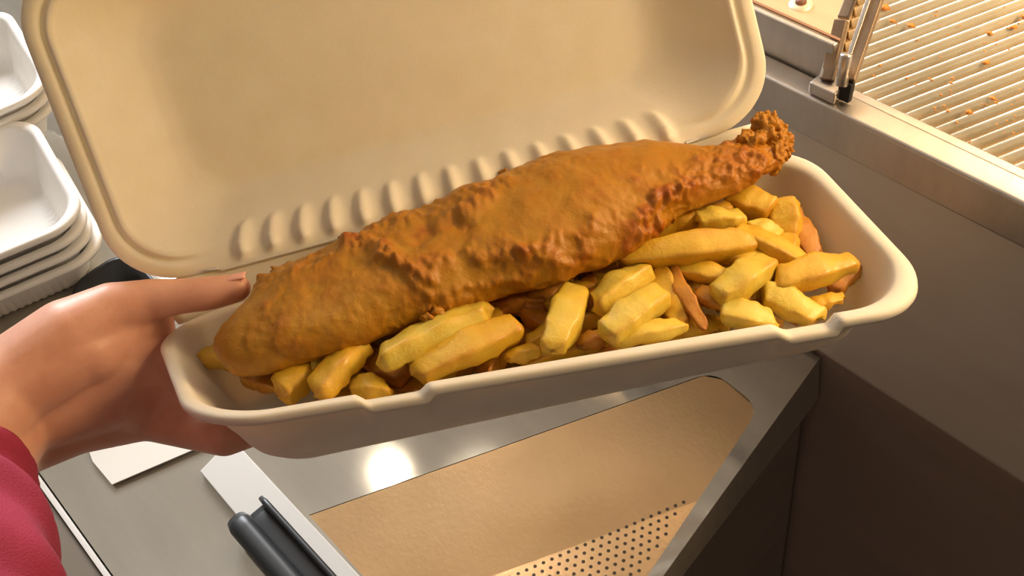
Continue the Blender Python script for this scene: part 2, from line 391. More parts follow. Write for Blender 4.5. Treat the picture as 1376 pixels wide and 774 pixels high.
# ------------------------------------------------------------------ clamshell shells
def rr_loop(L, W, inset, rad, ns_l, ns_w, nc):
    hx, hy = L/2-inset, W/2-inset; r = max(.0005, min(rad, hx*.98, hy*.98)); pts = []
    def seg(a, b, n): return [(a[0]+(b[0]-a[0])*i/n, a[1]+(b[1]-a[1])*i/n) for i in range(n)]
    def arc(cx, cy, a0, n): return [(cx+r*math.cos(a0+math.pi/2*i/n), cy+r*math.sin(a0+math.pi/2*i/n)) for i in range(n)]
    pts += seg((-hx+r, -hy), (hx-r, -hy), ns_l); pts += arc(hx-r, -hy+r, -math.pi/2, nc)
    pts += seg((hx, -hy+r), (hx, hy-r), ns_w); pts += arc(hx-r, hy-r, 0, nc)
    pts += seg((hx-r, hy), (-hx+r, hy), ns_l); pts += arc(-hx+r, hy-r, math.pi/2, nc)
    pts += seg((-hx, hy-r), (-hx, -hy+r), ns_w); pts += arc(-hx+r, -hy+r, math.pi, nc)
    return np.array(pts)+[L/2, W/2]
def shell(L, W, prof, feat, ns_l=60, ns_w=24, nc=10):
    """prof: (inset, corner radius, depth) rows from the rim inwards; feat(x,y,h,k) -> h; returns local verts (x,y,h)"""
    V, Fc = [], []
    n = 2*(ns_l+ns_w+2*nc)
    rows = []
    for k, (i, r, h) in enumerate(prof): rows.append((rr_loop(L, W, i, r, ns_l, ns_w, nc), h, i))
    last, hl, il = rows[-1]; c = last.mean(0)
    hx0, hy0 = L/2-prof[-1][0], W/2-prof[-1][0]
    for s in (.93, .8, .62, .42, .22, .05):
        q = last.copy(); spine = (hx0-hy0)
        # shrink towards the long centre line
        d = q-c; core = np.stack([np.clip(d[:, 0], -spine, spine), np.zeros(len(d))], 1)
        rows.append((c+core+(d-core)*s, hl, 1))
    for pts, h, ii in rows:
        for x, y in pts: V.append((x, y, feat(x, y, h, ii)))
    m = len(rows)
    for k in range(m-1):
        for i in range(n): Fc.append((k*n+i, k*n+(i+1) % n, (k+1)*n+(i+1) % n, (k+1)*n+i))
    k = (m-1)*n; Fc.append(tuple(range(k, k+n)))
    return np.array(V), Fc
def warp(corners, L, W):
    BL, BR, FR, FL = [np.array(c) for c in corners]
    def nrm(u, v): w_ = np.cross(u, v); return w_/np.linalg.norm(w_)
    n0 = nrm(BR-BL, FL-BL); n1 = nrm(BR-BL, FR-BR)
    if n0@MX[:, 2] < 0: n0 = -n0           # away from the viewer's side = outward
    if n1@MX[:, 2] < 0: n1 = -n1
    def f(P):
        P = np.asarray(P, float); a = (P[..., 0]/L)[..., None]; b = (P[..., 1]/W)[..., None]; h = P[..., 2][..., None]
        base = (BL*(1-a)+BR*a)*(1-b)+(FL*(1-a)+FR*a)*b
        nn = n0*(1-a)+n1*a; nn = nn/np.linalg.norm(nn, axis=-1, keepdims=True)
        return base+nn*h
    return f
L, W = .30, .118
TD = .038
tray_c = [at(203, 441, .485), at(1065, 181, .485), at(1280, 408, .398), at(253, 575, .398)]
TW = warp(tray_c, L, W)
sstep = lambda a, b, x: (lambda t: t*t*(3-2*t))(min(1, max(0, (x-a)/(b-a))))
def notch(x, y):
    if y < W*.72: return 0
    f = sstep(W*.72, W*.93, y)
    a = .0035*sstep(.0665, .0705, x)*(1-sstep(.0905, .0965, x))
    b = .0045*sstep(.2310, .2375, x)*(1-sstep(.2545, .2570, x))
    return (a+b)*f
tray_prof = [(.0004, .030, .0045), (.0000, .030, .0030), (.0002, .030, .0012), (.0010, .030, .0003), (.0020, .030, 0), (.0040, .029, 0), (.0056, .029, .0004),
             (.0070, .028, .0018), (.0080, .028, .0045), (.0108, .026, .010), (.0138, .024, .017), (.017, .023, .024), (.019, .022, .030), (.021, .021, .0340), (.0242, .019, .0370), (.029, .016, TD)]
box_root = empty('takeaway_box', TW(np.array([L/2, W/2, TD])), 'open off-white moulded pulp takeaway box held over the worktop', 'box')
def tray_feat(x, y, h, ii):
    return h+notch(x, y)*(1-sstep(.012, .04, h))
V, Fc = shell(L, W, tray_prof, tray_feat, 150, 30, 14)
tr = mesh_obj('tray', TW(V), Fc, 'bagasse', box_root)
def solid(o, th, off=-1):
    s = o.modifiers.new('solid', 'SOLIDIFY'); s.thickness = th; s.offset = off; s.use_even_offset = False; return o
def orient(o, ref):
    """make normals point to the ref point side (the inside), so the thickness grows outwards"""
    me = o.data; s = 0; r = np.array(ref)-np.array(o.matrix_world.translation if o.parent is None else o.parent.location)
    for p in list(me.polygons)[::37]: s += p.normal.dot(Vector(r)-p.center)*p.area
    if s < 0: me.flip_normals()
orient(tr, TW(np.array([L/2, W/2, -.2]))); solid(tr, .0016)
# lid
lid_c = [at(166, 397, .485), at(1050, 160, .485), at(940, -310, .438), at(-7, -42, .438)]
WL = .155
LW = warp(lid_c, L, WL)
lid_prof = [(.0002, .032, .0035), (.0000, .032, .0022), (.0004, .032, .0008), (.0015, .031, 0), (.0045, .030, 0), (.0060, .029, .0003), (.0070, .028, .0016), (.0082, .027, .0018), (.0092, .027, .0004), (.0104, .026, .0002), (.0118, .026, .0016)]
for t in np.linspace(0, 1, 22)[1:]:
    lid_prof.append((.0118+t*.019, .026-.003*t, .0016+.0185*(1-(1-t)**1.35)))
lid_prof += [(.0335, .021, .0212), (.037, .019, .0217), (.041, .017, .0218)]
bump_px = [(328, 330), (885, 150)]
NB = 15
def lid_feat(x, y, h, ii):
    if ii < .0412 and y < .05:
        f = (1-sstep(.034, .05, y))*sstep(.020, .045, x)*(1-sstep(L-.045, L-.020, x))
        h = h*(1-f)+f*(.0218*min(1, ii/.034)**1.5*(1.5-.5*min(1, ii/.034)**1.5))
    if y < .04:
        x0, x1 = .0560, .2500
        u = (x-x0)/(x1-x0)*(NB-1); k = round(u)
        if 0 <= k <= NB-1:
            dx = (u-k)*(x1-x0)/(NB-1)
            v_ = (y-.0100)/.0078
            w_ = max(0, 1-v_*v_)**.5; g = math.exp(-(dx/(.0016+.0018*w_))**2)*w_**.7
            h -= .0036*g
    return h
V, Fc = shell(L, WL, lid_prof, lid_feat, 420, 40, 14)
V[:, 0] = L/2+(V[:, 0]-L/2)*(1-.012/(L/2)*np.clip((V[:, 2]-.0016)/.02, 0, 1)*(V[:, 1] > -1))
ld = mesh_obj('lid', LW(V), Fc, 'bagasse', box_root)
orient(ld, LW(np.array([L/2, WL/2, -.2]))); solid(ld, .0016)
# hinge web between lid and tray
hv, hf = [], []
nseg = 60
for i in range(nseg+1):
    x = .012+(L-.024)*i/nseg
    a_ = LW(np.array([x, .0010, .002])); b_ = TW(np.array([x, .0010, .002])); mid = (a_+b_)/2+(TW(np.array([x, 0, .004]))-TW(np.array([x, 0, 0])))*.8
    for t in np.linspace(0, 1, 7): hv.append(a_*(1-t)**2+2*t*(1-t)*mid+b_*t*t)
for i in range(nseg):
    for j in range(6): hf.append((i*7+j, i*7+j+1, (i+1)*7+j+1, (i+1)*7+j))
hg = mesh_obj('hinge', hv, hf, 'bagasse', box_root); solid(hg, .0014, 0)

# ------------------------------------------------------------------ solving pixel -> tray surface
def tray_at(px, py, h):
    a, b = .5, .5
    for _ in range(25):
        P = np.array([a*L, b*W, h]); q = to_px(TW(P))[:2]; e = np.array([px, py])-q
        if np.abs(e).max() < .05: break
        J = np.array([(to_px(TW(P+[1e-4, 0, 0]))[:2]-q)/1e-4*L, (to_px(TW(P+[0, 1e-4, 0]))[:2]-q)/1e-4*W]).T
        st_ = np.linalg.solve(J, e); a += st_[0]; b += st_[1]
    return np.array([a*L, b*W, h])

# ------------------------------------------------------------------ fish
up_px = [(296, 452), (305, 420), (345, 381), (372, 362), (400, 350), (430, 345), (462, 322), (490, 314), (515, 299), (545, 285), (585, 276), (625, 247), (668, 240), (680, 229), (720, 212), (760, 200), (800, 193), (845, 188), (870, 183), (905, 192), (930, 195), (948, 197), (975, 192), (1005, 186), (1030, 180), (1052, 190)]
lo_px = [(300, 455), (318, 478), (345, 502), (372, 500), (410, 488), (450, 476), (490, 462), (520, 450), (560, 436), (590, 428), (630, 413), (670, 402), (700, 395), (735, 388), (765, 372), (800, 362), (835, 342), (862, 322), (885, 312), (915, 292), (945, 278), (975, 266), (1002, 252), (1025, 238), (1045, 222), (1060, 205)]
def resample(pts, n):
    pts = np.array(pts, float); s = np.r_[0, np.cumsum(np.linalg.norm(np.diff(pts, axis=0), axis=1))]; t = np.linspace(0, s[-1], n)
    return np.stack([np.interp(t, s, pts[:, 0]), np.interp(t, s, pts[:, 1])], 1)
NS, NR = 330, 150
U = resample(up_px, NS); Lo = resample(lo_px, NS)
def fh(a): return -.006-.004*math.sin(math.pi*min(1, max(0, a)))   # rise of the fish centre over the rim plane
def fbm(p, sc, o=4): return noise.fractal(Vector(p)*sc, 1.0, 2.0, o)
V = []; crisp = []
prevc = None
cent = (U+Lo)/2
hs = np.interp(np.linspace(0, 1, NS), [0, .15, .5, .85, 1], [-.001, -.007, -.010, -.012, -.014])
C3 = np.array([TW(tray_at(*cent[i], hs[i])) for i in range(0, NS, 6)])
idx = np.arange(0, NS, 6); C3 = np.stack([np.interp(np.arange(NS), idx, C3[:, k]) for k in range(3)], 1)
def smooth1(A_, sg):
    k = np.exp(-.5*(np.arange(-3*sg, 3*sg+1)/sg)**2); k /= k.sum(); n_ = 3*sg
    A2_ = np.concatenate([2*A_[:1]-A_[n_:0:-1], A_, 2*A_[-1:]-A_[-2:-n_-2:-1]])
    return np.stack([np.convolve(A2_[:, j], k, 'valid') for j in range(A_.shape[1])], 1)
C3 = smooth1(C3, 16); U = smooth1(U, 2); Lo = smooth1(Lo, 3); cent = (U+Lo)/2; axs = smooth1(U-Lo, 14)
for i in range(NS):
    c = C3[i]; tng = C3[min(NS-1, i+4)]-C3[max(0, i-4)]; tng /= np.linalg.norm(tng)
    loc = np.array([L*(.08+.86*i/(NS-1)), W*.5, 0])
    dn = TW(loc+[0, 0, .01])-TW(loc); dn /= np.linalg.norm(dn); upv = -dn
    wdir = np.cross(upv, tng); wdir /= np.linalg.norm(wdir); upv = np.cross(tng, wdir)
    if to_px(c+wdir*.01)[1] < to_px(c)[1]: wdir = -wdir           # towards the front
    th = np.linspace(0, 2*math.pi, NR+1)[:-1]
    cs, sn = np.cos(th), np.sin(th)
    e_ = .85
    A_ = np.sign(cs)*np.abs(cs)**e_; B_ = np.sign(sn)*np.abs(sn)**e_
    rat = .50
    pts = c+(A_[:, None]*wdir+B_[:, None]*upv*np.where(B_ > 0, rat, rat*.7)[:, None])*.02
    q = to_px(pts)[:, :2]; ax = axs[i]/np.linalg.norm(axs[i]); span = np.linalg.norm(U[i]-Lo[i])
    pr = (q-cent[i])@ax; ext = pr.max()-pr.min(); sc_ = span/ext*.985
    pts = c+(pts-c)*sc_; q = to_px(pts)[:, :2]; pr = (q-cent[i])@ax; sh_ = (pr.max()+pr.min())/2
    # shift back along wdir so that the outline is centred
    dpx = (to_px(c+wdir*.001)[:2]-to_px(c)[:2])@ax
    pts = pts-wdir*(.001*sh_/dpx)
    V.append(pts)
V = np.array(V)
P = np.zeros_like(V)
crisp = np.zeros((NS, NR))
du = np.roll(V, -1, 0)-np.roll(V, 1, 0); du[0] = V[1]-V[0]; du[-1] = V[-1]-V[-2]
dv = np.roll(V, -1, 1)-np.roll(V, 1, 1)
Nn = np.cross(du, dv); Nn /= np.linalg.norm(Nn, axis=-1, keepdims=True)+1e-12
cen = V.mean(1, keepdims=True)
if ((V-cen)*Nn).sum(-1).mean() < 0: Nn = -Nn
# crust ridges as pixel polylines on the upper surface: (points, width px, height)
ridges = [([(462, 322), (500, 335), (530, 350), (545, 365), (580, 372)], 9, .0030), ([(515, 345), (560, 352), (600, 352)], 10, .0022), ([(590, 300), (625, 285), (660, 262)], 8, .0028), ([(560, 318), (580, 300), (618, 303)], 10, -.0022),
          ([(640, 345), (680, 340), (720, 345), (760, 350), (790, 338)], 12, .0022), ([(345, 381), (385, 368), (430, 352), (470, 336)], 12, .0022),
          ([(700, 345), (740, 322), (790, 312), (800, 300)], 10, .0016), ([(850, 310), (862, 290), (885, 268), (920, 255)], 12, .0030), ([(880, 262), (930, 240), (980, 232), (1020, 222)], 14, .0022), ([(940, 215), (980, 210), (1010, 200)], 12, .0020),
          ([(470, 330), (520, 300), (575, 282), (630, 262), (680, 240)], 9, .0018), ([(575, 400), (620, 385), (660, 380), (710, 378)], 8, .0014), ([(590, 425), (600, 405), (640, 398)], 8, .0014), ([(845, 330), (862, 318), (880, 300)], 9, .0025), ([(550, 380), (580, 395), (570, 425)], 7, .0012)]
def dseg(P_, a, b):
    a = np.array(a, float); b = np.array(b, float); ab = b-a; t = np.clip(((P_-a)@ab)/(ab@ab), 0, 1)
    return np.linalg.norm(P_-(a+t[..., None]*ab), axis=-1)
Q = to_px(V)
pw = np.zeros((NS, NR, 2))
for i in range(NS):
    for j in range(NR):
        v = Vector(V[i, j]); pw[i, j] = (noise.noise(v*90)*9, noise.noise(v*90+Vector((7, 3, 1)))*9)
QQ = Q[..., :2]+pw
rid = np.zeros((NS, NR)); vis = (Nn*(CAM-V)).sum(-1) > 0
for pts, wd, ht in ridges:
    dd = np.min([dseg(QQ, pts[k], pts[k+1]) for k in range(len(pts)-1)], axis=0)
    rid += np.exp(-(dd/wd)**2)*ht*vis
su = np.linspace(0, 1, NS)
for i in range(NS):
    tail = sstep(.8, 1, su[i]); endf = min(1, i/14, (NS-1-i)/6+.1)
    ef = math.sqrt(max(0.0, 1-(1-min(1, (i+.0)/22))**2)) if i < 22 else 1
    for j in range(NR):
        v = V[i, j]; big = fbm(v, 45, 3); mid_ = fbm(v+.3, 120, 4); fine = fbm(v+.7, 300, 3)
        rg_ = 1-abs(fbm(v*np.array([1, 1, 1]), 75, 3)*1.6); rg_ = max(0, rg_-.72)*3
        rough = .45+.55*max(0, min(1, .5+fbm(v+2.1, 30, 2)*1.6))
        h = .0011*big+.0006*mid_*rough+.00050*fine*(rough*.6+tail*.5+min(1, abs(rid[i, j])*300)*.3)+.0008*rg_*(rough-.3)+rid[i, j]*(.9+fine*.5)+.0014*tail*mid_
        P[i, j] = v+Nn[i, j]*h*ef
        crisp[i, j] = .16+.30*max(0, mid_)*rough+.20*rg_*(rough-.25)+min(.26, abs(rid[i, j])*90)+.16*tail+.08*big+.10*sstep(.35, .8, su[i])
Vf = P.reshape(-1, 3); Fc = []
for i in range(NS-1):
    for j in range(NR): Fc.append((i*NR+j, i*NR+(j+1) % NR, (i+1)*NR+(j+1) % NR, (i+1)*NR+j))
Fc.append(tuple(range(NR))); Fc.append(tuple((NS-1)*NR+j for j in range(NR-1, -1, -1)))
# round the blunt end
fish_root = empty('battered_fish', C3[NS//2], 'long golden battered fish fillet lying across the chips in the box', 'fish')
fo = mesh_obj('fillet', Vf, Fc, 'batter', fish_root, True, crisp.reshape(-1))
# curled crisp tail tip and loose batter scraps: noisy blobs
def blob(c, rad, stretch, dirv, seed, amp=.35, sub=4):
    bm = bmesh.new(); bmesh.ops.create_icosphere(bm, subdivisions=sub, radius=1)
    dv_ = np.array(dirv, float); dv_ /= np.linalg.norm(dv_); out = []; cs_ = []
    for v in bm.verts:
        p = Vector(v.co); n_ = noise.fractal(p*1.6+Vector((seed, 0, 0)), .9, 2.2, 4)
        r = 1+amp*n_*1.5+.25*abs(noise.noise(p*4+Vector((0, seed, 0))))
        q = np.array(p)*r*rad; q = q+dv_*(q@dv_)*(stretch-1); out.append(np.array(c)+q); cs_.append(.5+.5*n_)
    Fb = [tuple(v.index for v in f.verts) for f in bm.faces]; bm.free(); return out, Fb, cs_
def blobs(name, items, parent, add=.25):
    V, Fc, K = [], [], []
    for it in items:
        v, f, k = blob(*it); n0 = len(V); V += v; Fc += [tuple(i+n0 for i in q) for q in f]; K += [add+.35*x for x in k]
    return mesh_obj(name, V, Fc, 'batter', parent, True, K)
tcurl = [(1030, 172, .466, 15), (1022, 166, .467, 11), (1040, 176, .464, 13), (1050, 186, .462, 12), (1036, 162, .467, 9), (1046, 198, .460, 14), (1030, 190, .462, 16), (1010, 196, .46, 15), (1050, 172, .465, 7), (1024, 158, .468, 6), (1040, 212, .457, 15), (1055, 202, .459, 9)]
blobs('tail_curl', [(at(x, y, z), r*z/F*.95, 1.15, MX[:, 1], i*3.1, .5, 4) for i, (x, y, z, r) in enumerate(tcurl)], fish_root, .12)
scr = []
for i, (x, y, r) in enumerate([(470, 324, 9), (486, 322, 8), (500, 322, 8), (512, 332, 7), (355, 376, 7), (372, 366, 7), (392, 358, 6), (412, 352, 6), (436, 346, 5), (678, 234, 7), (540, 300, 7), (575, 428, 6), (588, 420, 7), (598, 412, 6), (862, 305, 8), (868, 292, 7), (880, 278, 8), (560, 405, 5), (900, 290, 6), (925, 275, 7)]):
    h = -.016 if i < 11 else -.010
    tl = TW(tray_at(x, y, h)); blobs('batter_flake', [(tl, r*.31e-3, 1.5, (1, .3, 0), i*1.7, .5, 3)], fish_root, .12)

# ------------------------------------------------------------------ chips
def make_chip(name, a3, b3, wpx, style, seed, upv, lift=0, taper=(.55, .6), bend=.08, flat=.72):
    rnd = random.Random(seed)
    a3, b3 = np.array(a3), np.array(b3); ax = b3-a3; Lc = np.linalg.norm(ax); ax /= Lc
    zc = to_px((a3+b3)/2)[2]; wd = wpx*zc/F*1.08
    roll = rnd.uniform(-.35, .35)
    s = np.cross(ax, upv); s /= np.linalg.norm(s); u = np.cross(s, ax)
    s, u = s*math.cos(roll)+u*math.sin(roll), u*math.cos(roll)-s*math.sin(roll)
    NL, NC = 22, 20; V, K, Fc = [], [], []
    so = Vector((seed*1.37, seed*.7, 0))
    sk0, sk1 = rnd.uniform(-.35, .35), rnd.uniform(-.35, .35)
    for i in range(NL+1):
        t = i/NL; tt = .5-.5*math.cos(math.pi*t)*(.75+.25*abs(math.cos(math.pi*t)))
        e0 = min(1, tt/.10); e1 = min(1, (1-tt)/.10)
        tp0, tp1 = .35+.65*taper[0], .35+.65*taper[1]
        env = (tp0+(1-tp0)*sstep(0, .5, tt))*(tp1+(1-tp1)*sstep(0, .5, 1-tt))
        env *= (1-(1-e0)**4.0)**.5*(1-(1-e1)**4.0)**.5
        off = u*bend*Lc*math.sin(math.pi*tt)+s*bend*.5*Lc*math.sin(math.pi*tt)*rnd.choice([1])
        for j in range(NC):
            th = 2*math.pi*j/NC; cx, sy = math.cos(th), math.sin(th); ex = .34
            X = math.copysign(abs(cx)**ex, cx); Y = math.copysign(abs(sy)**ex, sy)
            edge = min(abs(X), abs(Y))
            p = a3+ax*(Lc*tt+(X*(sk0*(1-tt)+sk1*tt))*wd*.5)+off+(s*X*wd*.5+u*Y*wd*.5*flat)*max(env, .03)
            n_ = noise.fractal(Vector(p)*130+so, 1, 2, 3); n2 = noise.noise(Vector(p)*420+so)
            p = p+(s*X+u*Y)*(n_*.0011+n2*.0004)
            V.append(p); K.append(.04+.40*edge**3+.25*(1-min(e0, e1))+.10*n_+style[1])
    for i in range(NL):
        for j in range(NC): Fc.append((i*NC+j, i*NC+(j+1) % NC, (i+1)*NC+(j+1) % NC, (i+1)*NC+j))
    Fc.append(tuple(range(NC))); Fc.append(tuple(NL*NC+j for j in range(NC-1, -1, -1)))
    return mesh_obj(name, V, Fc, style[0], None, True, K)
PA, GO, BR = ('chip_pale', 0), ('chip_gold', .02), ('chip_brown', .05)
# (x0, y0, x1, y1, width px, depth below rim at both ends, style, label)
chips = [
 (828, 349, 1016, 322, 42, -.004, -.004, GO, 'longest golden chip, lying across the heap just right of the fish edge', (.25, .7)),
 (985, 312, 1092, 358, 36, -.002, .002, GO, 'golden chip slanting down from the end of the longest chip', (.7, .35)),
 (1053, 268, 1060, 326, 36, .000, .008, GO, 'stubby upright chip standing near the right rear corner of the box', (.9, .5)),
 (984, 262, 1040, 282, 38, -.002, .000, GO, 'bright chip tucked under the tail end of the fish', (.8, .6)),
 (935, 300, 1000, 292, 30, -.004, -.003, PA, 'small pale chunk resting on the heap below the fish tail', (.9, .8)),
 (868, 312, 985, 280, 34, .000, .000, GO, 'chip half hidden under the right lower edge of the fish', (.5, .7)),
 (1040, 380, 1149, 350, 40, .002, .004, GO, 'curved chip pointing at the right end wall, rightmost on top of the heap', (.8, .45)),
 (1024, 392, 1104, 428, 38, .004, .010, PA, 'pale-topped chip leaning down to the rim by the right notch', (.75, .6)),
 (1085, 412, 1134, 400, 20, .012, .012, GO, 'thin chip lying low against the front wall beyond the right notch', (.6, .7)),
 (962, 402, 1036, 352, 42, .000, .000, PA, 'broad pale chip standing diagonally in the middle of the right heap', (.7, .6)),
 (968, 416, 1042, 434, 36, .003, .006, PA, 'pale chip with a dark speck lying along the front rim', (.8, .6)),
 (905, 362, 996, 376, 28, .002, .001, GO, 'flat chip just below the longest chip, pointing right', (.5, .4)),
 (902, 358, 950, 442, 20, .000, .006, BR, 'narrow deep orange chip slanting down, thinnest in the right heap', (.6, .5)),
 (884, 362, 918, 440, 32, .002, .008, GO, 'curved chip beside the narrow deep orange one, on its left', (.7, .5)),
 (800, 413, 868, 364, 42, .001, .000, PA, 'pale square-cut chip under the left tip of the longest chip', (.85, .7)),
 (812, 452, 892, 392, 42, -.001, -.001, PA, 'broad pale chip leaning up from the front rim left of the orange chips', (.75, .75)),
 (822, 462, 920, 436, 28, .003, .003, PA, 'low pale chip lying parallel to the front rim', (.5, .55)),
 (742, 472, 774, 388, 44, .001, .000, PA, 'plump oval chip standing upright at the middle of the front rim', (.6, .7)),
 (778, 466, 818, 448, 24, .008, .008, BR, 'small brown chip end between the upright oval chip and the rim', (.7, .7)),
 (680, 484, 724, 470, 24, .007, .007, GO, 'short chip end poking up left of the upright oval chip', (.7, .7)),
 (556, 504, 697, 436, 44, .002, .000, GO, 'long smooth yellow chip lying against the front rim', (.55, .8)),
 (510, 486, 658, 418, 46, -.003, -.003, PA, 'big rough pale square-ended chip above the long smooth one', (.85, .9)),
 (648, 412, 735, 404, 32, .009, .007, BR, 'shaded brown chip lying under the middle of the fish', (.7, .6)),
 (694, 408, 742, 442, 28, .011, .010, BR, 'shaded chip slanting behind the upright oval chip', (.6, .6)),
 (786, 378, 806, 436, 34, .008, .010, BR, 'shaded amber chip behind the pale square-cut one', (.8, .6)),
 (424, 530, 492, 458, 42, .004, .000, GO, 'thick yellow chip leaning up by the left notch in the rim', (.8, .75)),
 (470, 522, 524, 524, 38, .008, .009, GO, 'wedge-shaped chip filling the left notch', (.4, .5)),
 (376, 530, 420, 484, 44, .007, .005, GO, 'blunt chip under the left end of the fish near the rim', (.9, .8)),
 (262, 474, 318, 488, 26, .013, .013, GO, 'bright yellow chip lying alone by the left end wall', (.5, .8)),
 (330, 506, 384, 522, 26, .014, .014, BR, 'amber chip peeping out below the left tip of the fish', (.6, .6)),
 (418, 492, 436, 484, 18, .002, .002, PA, 'tiny whitish potato scrap under the left part of the fish', (.9, .9)),
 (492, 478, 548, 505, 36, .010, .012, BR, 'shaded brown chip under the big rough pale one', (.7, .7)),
 (936, 392, 975, 412, 24, .004, .004, BR, 'small orange chip end to the right of the narrow orange one', (.7, .6)),
 (1064, 285, 1096, 348, 30, .012, .014, BR, 'deep amber chip against the rear of the right end wall', (.7, .6)),
 (1120, 392, 1156, 352, 24, .016, .016, BR, 'deep amber chip behind the rightmost curved chip', (.6, .6)),
 (955, 338, 1038, 352, 28, .001, .001, GO, 'short chip lying crosswise below the right end of the longest chip', (.8, .7)),
 (1010, 300, 1048, 322, 26, .000, .002, PA, 'small pale chip lying left of the stubby upright one', (.7, .7)),
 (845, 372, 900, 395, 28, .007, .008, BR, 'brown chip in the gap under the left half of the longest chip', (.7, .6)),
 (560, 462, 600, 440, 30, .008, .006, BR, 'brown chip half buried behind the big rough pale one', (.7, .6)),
]
used = []
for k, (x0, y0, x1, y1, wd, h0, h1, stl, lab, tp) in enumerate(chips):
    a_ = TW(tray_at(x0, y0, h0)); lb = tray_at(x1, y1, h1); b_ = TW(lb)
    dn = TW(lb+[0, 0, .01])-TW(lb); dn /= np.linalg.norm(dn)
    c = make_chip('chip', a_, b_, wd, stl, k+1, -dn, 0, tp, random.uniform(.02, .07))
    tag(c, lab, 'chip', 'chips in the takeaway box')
rnd = random.Random(11)
for k in range(104):
    x, y = rnd.uniform(.07, .262), rnd.uniform(.032, .094)
    h = .026-.008*(k % 3)
    if k >= 60: x, h = rnd.uniform(.09, .262), .009
    if k >= 90: x, y, h = rnd.uniform(.10, .20), rnd.uniform(.04, .07), .008
    if x < .1 : h = max(h, .022)
    if y > .085: h = max(h, .014)
    an = rnd.uniform(0, math.pi); ln = rnd.uniform(.013, .020)
    d_ = np.array([math.cos(an)*ln, math.sin(an)*ln*.7, 0])
    lim = lambda p: np.array([min(.272, max(.032, p[0])), min(.098, max(.022, p[1])), p[2]+rnd.uniform(-.002, .002)])
    a_, b_ = TW(lim(np.array([x, y, h])-d_)), TW(lim(np.array([x, y, h])+d_)); dn = TW(np.array([x, y, h+.01]))-TW(np.array([x, y, h])); dn /= np.linalg.norm(dn)
    c = make_chip('chip', a_, b_, rnd.uniform(32, 40), rnd.choice([GO, GO, BR]), 100+k, -dn, 0, (.6, .6), .05)
    tag(c, 'chip buried deep in the heap, glimpsed only between the chips on top', 'chip', 'chips deep in the heap')

# ------------------------------------------------------------------ hand, arm and sleeve
def cone_vf(p, q, r0, r1, n=20, caps=6):
    p, q = np.array(p, float), np.array(q, float); a = q-p; Ln = np.linalg.norm(a); a /= Ln
    u = np.cross(a, [.3, .9, .2]); u /= np.linalg.norm(u); v = np.cross(a, u); V, Fc = [], []; rows = []
    for k in range(caps+1): t = -math.pi/2+math.pi/2*k/caps; rows.append((p+a*r0*math.sin(t), r0*math.cos(t)))
    for k in range(1, caps+1): t = math.pi/2*k/caps; rows.append((q+a*r1*math.sin(t), r1*math.cos(t))) if k > 0 else None
    rows.insert(caps+1, (q, r1))
    for c, r in rows: V += [c+(u*math.cos(2*math.pi*j/n)+v*math.sin(2*math.pi*j/n))*max(r, 1e-5) for j in range(n)]
    for i in range(len(rows)-1):
        for j in range(n): Fc.append((i*n+j, i*n+(j+1) % n, (i+1)*n+(j+1) % n, (i+1)*n+j))
    Fc += [tuple(range(n)), tuple(len(rows)*n-1-j for j in range(n))]
    return V, Fc
parts = []
def chain(pts):
    for (p, r), (q, s) in zip(pts[:-1], pts[1:]): parts.append(cone_vf(p, q, r, s))
T = lambda a, b, h: TW(np.array([a*L, b*W, h]))
wr = at(-2, 560, .460); wr2 = at(4, 520, .446); wr3 = at(8, 596, .476)
# forearm
chain([(at(-260, 900, .36), .040), (at(-120, 700, .41), .033), (wr, .0245)])
chain([(at(-120, 690, .42), .026), (wr2, .0200)]); chain([(at(-100, 720, .40), .026), (wr3, .0185)])
# palm fan
kn = [at(208, 474, .486), at(216, 514, .492), at(214, 540, .497), at(200, 562, .498)]
kr = [.0118, .0125, .0122, .0108]
for k_, r_ in zip(kn, kr): chain([(wr, .021), (at(105, 500, .464)*.55+k_*.45, .0165), (k_, r_)])
chain([(wr2, .020), (at(95, 472, .458), .0185), (at(150, 462, .47), .015), (kn[0], .0118)])
chain([(wr3, .018), (at(100, 568, .480), .0150), (kn[3], .0105)])
# thumb
chain([(wr2, .019), (at(92, 452, .456), .0170), (at(150, 418, .463), .0130), (at(200, 403, .466), .0096), (at(246, 398, .466), .0080), (at(282, 394, .466), .0078), (at(318, 387, .4665), .0066)])
chain([(at(120, 470, .46), .016), (at(175, 430, .47), .0115)])
chain([(at(160, 430, .468), .0125), (at(206, 432, .482), .0095), (kn[0], .0115)])
# fingers curl under the tray
fb = [(.10, .05), (.26, .055), (.42, .055), (.55, .05)]
fr = [.0082, .0086, .0083, .0070]; fl = [.20, .24, .22, .17]
for (b, o_), k_, r_, l_, r0 in zip(fb, kn, fr, fl, kr):
    hh = TD+r_+.0018
    chain([(k_, r0), (T(.03, b*.8, hh-.004), r_*1.12), (T(.09, b*.6+.03, hh), r_*1.02), (T(l_*.72, b*.6+.03, hh), r_), (T(l_, b*.6+.03, hh), r_*.86)])
V, Fc = merge(*parts)
me = bpy.data.meshes.new('tmp'); me.from_pydata([tuple(v) for v in V], [], Fc); me.update()
tmp = bpy.data.objects.new('tmp', me); COL.objects.link(tmp)
rm = tmp.modifiers.new('r', 'REMESH'); rm.mode = 'VOXEL'; rm.voxel_size = .0014
sm = tmp.modifiers.new('s', 'SMOOTH'); sm.factor = .6; sm.iterations = 9
dg = bpy.context.evaluated_depsgraph_get(); ev = tmp.evaluated_get(dg); m2 = bpy.data.meshes.new_from_object(ev)
co = np.zeros(len(m2.vertices)*3); m2.vertices.foreach_get('co', co); HV = co.reshape(-1, 3); HF = [tuple(p.vertices) for p in m2.polygons]
bpy.data.objects.remove(tmp)
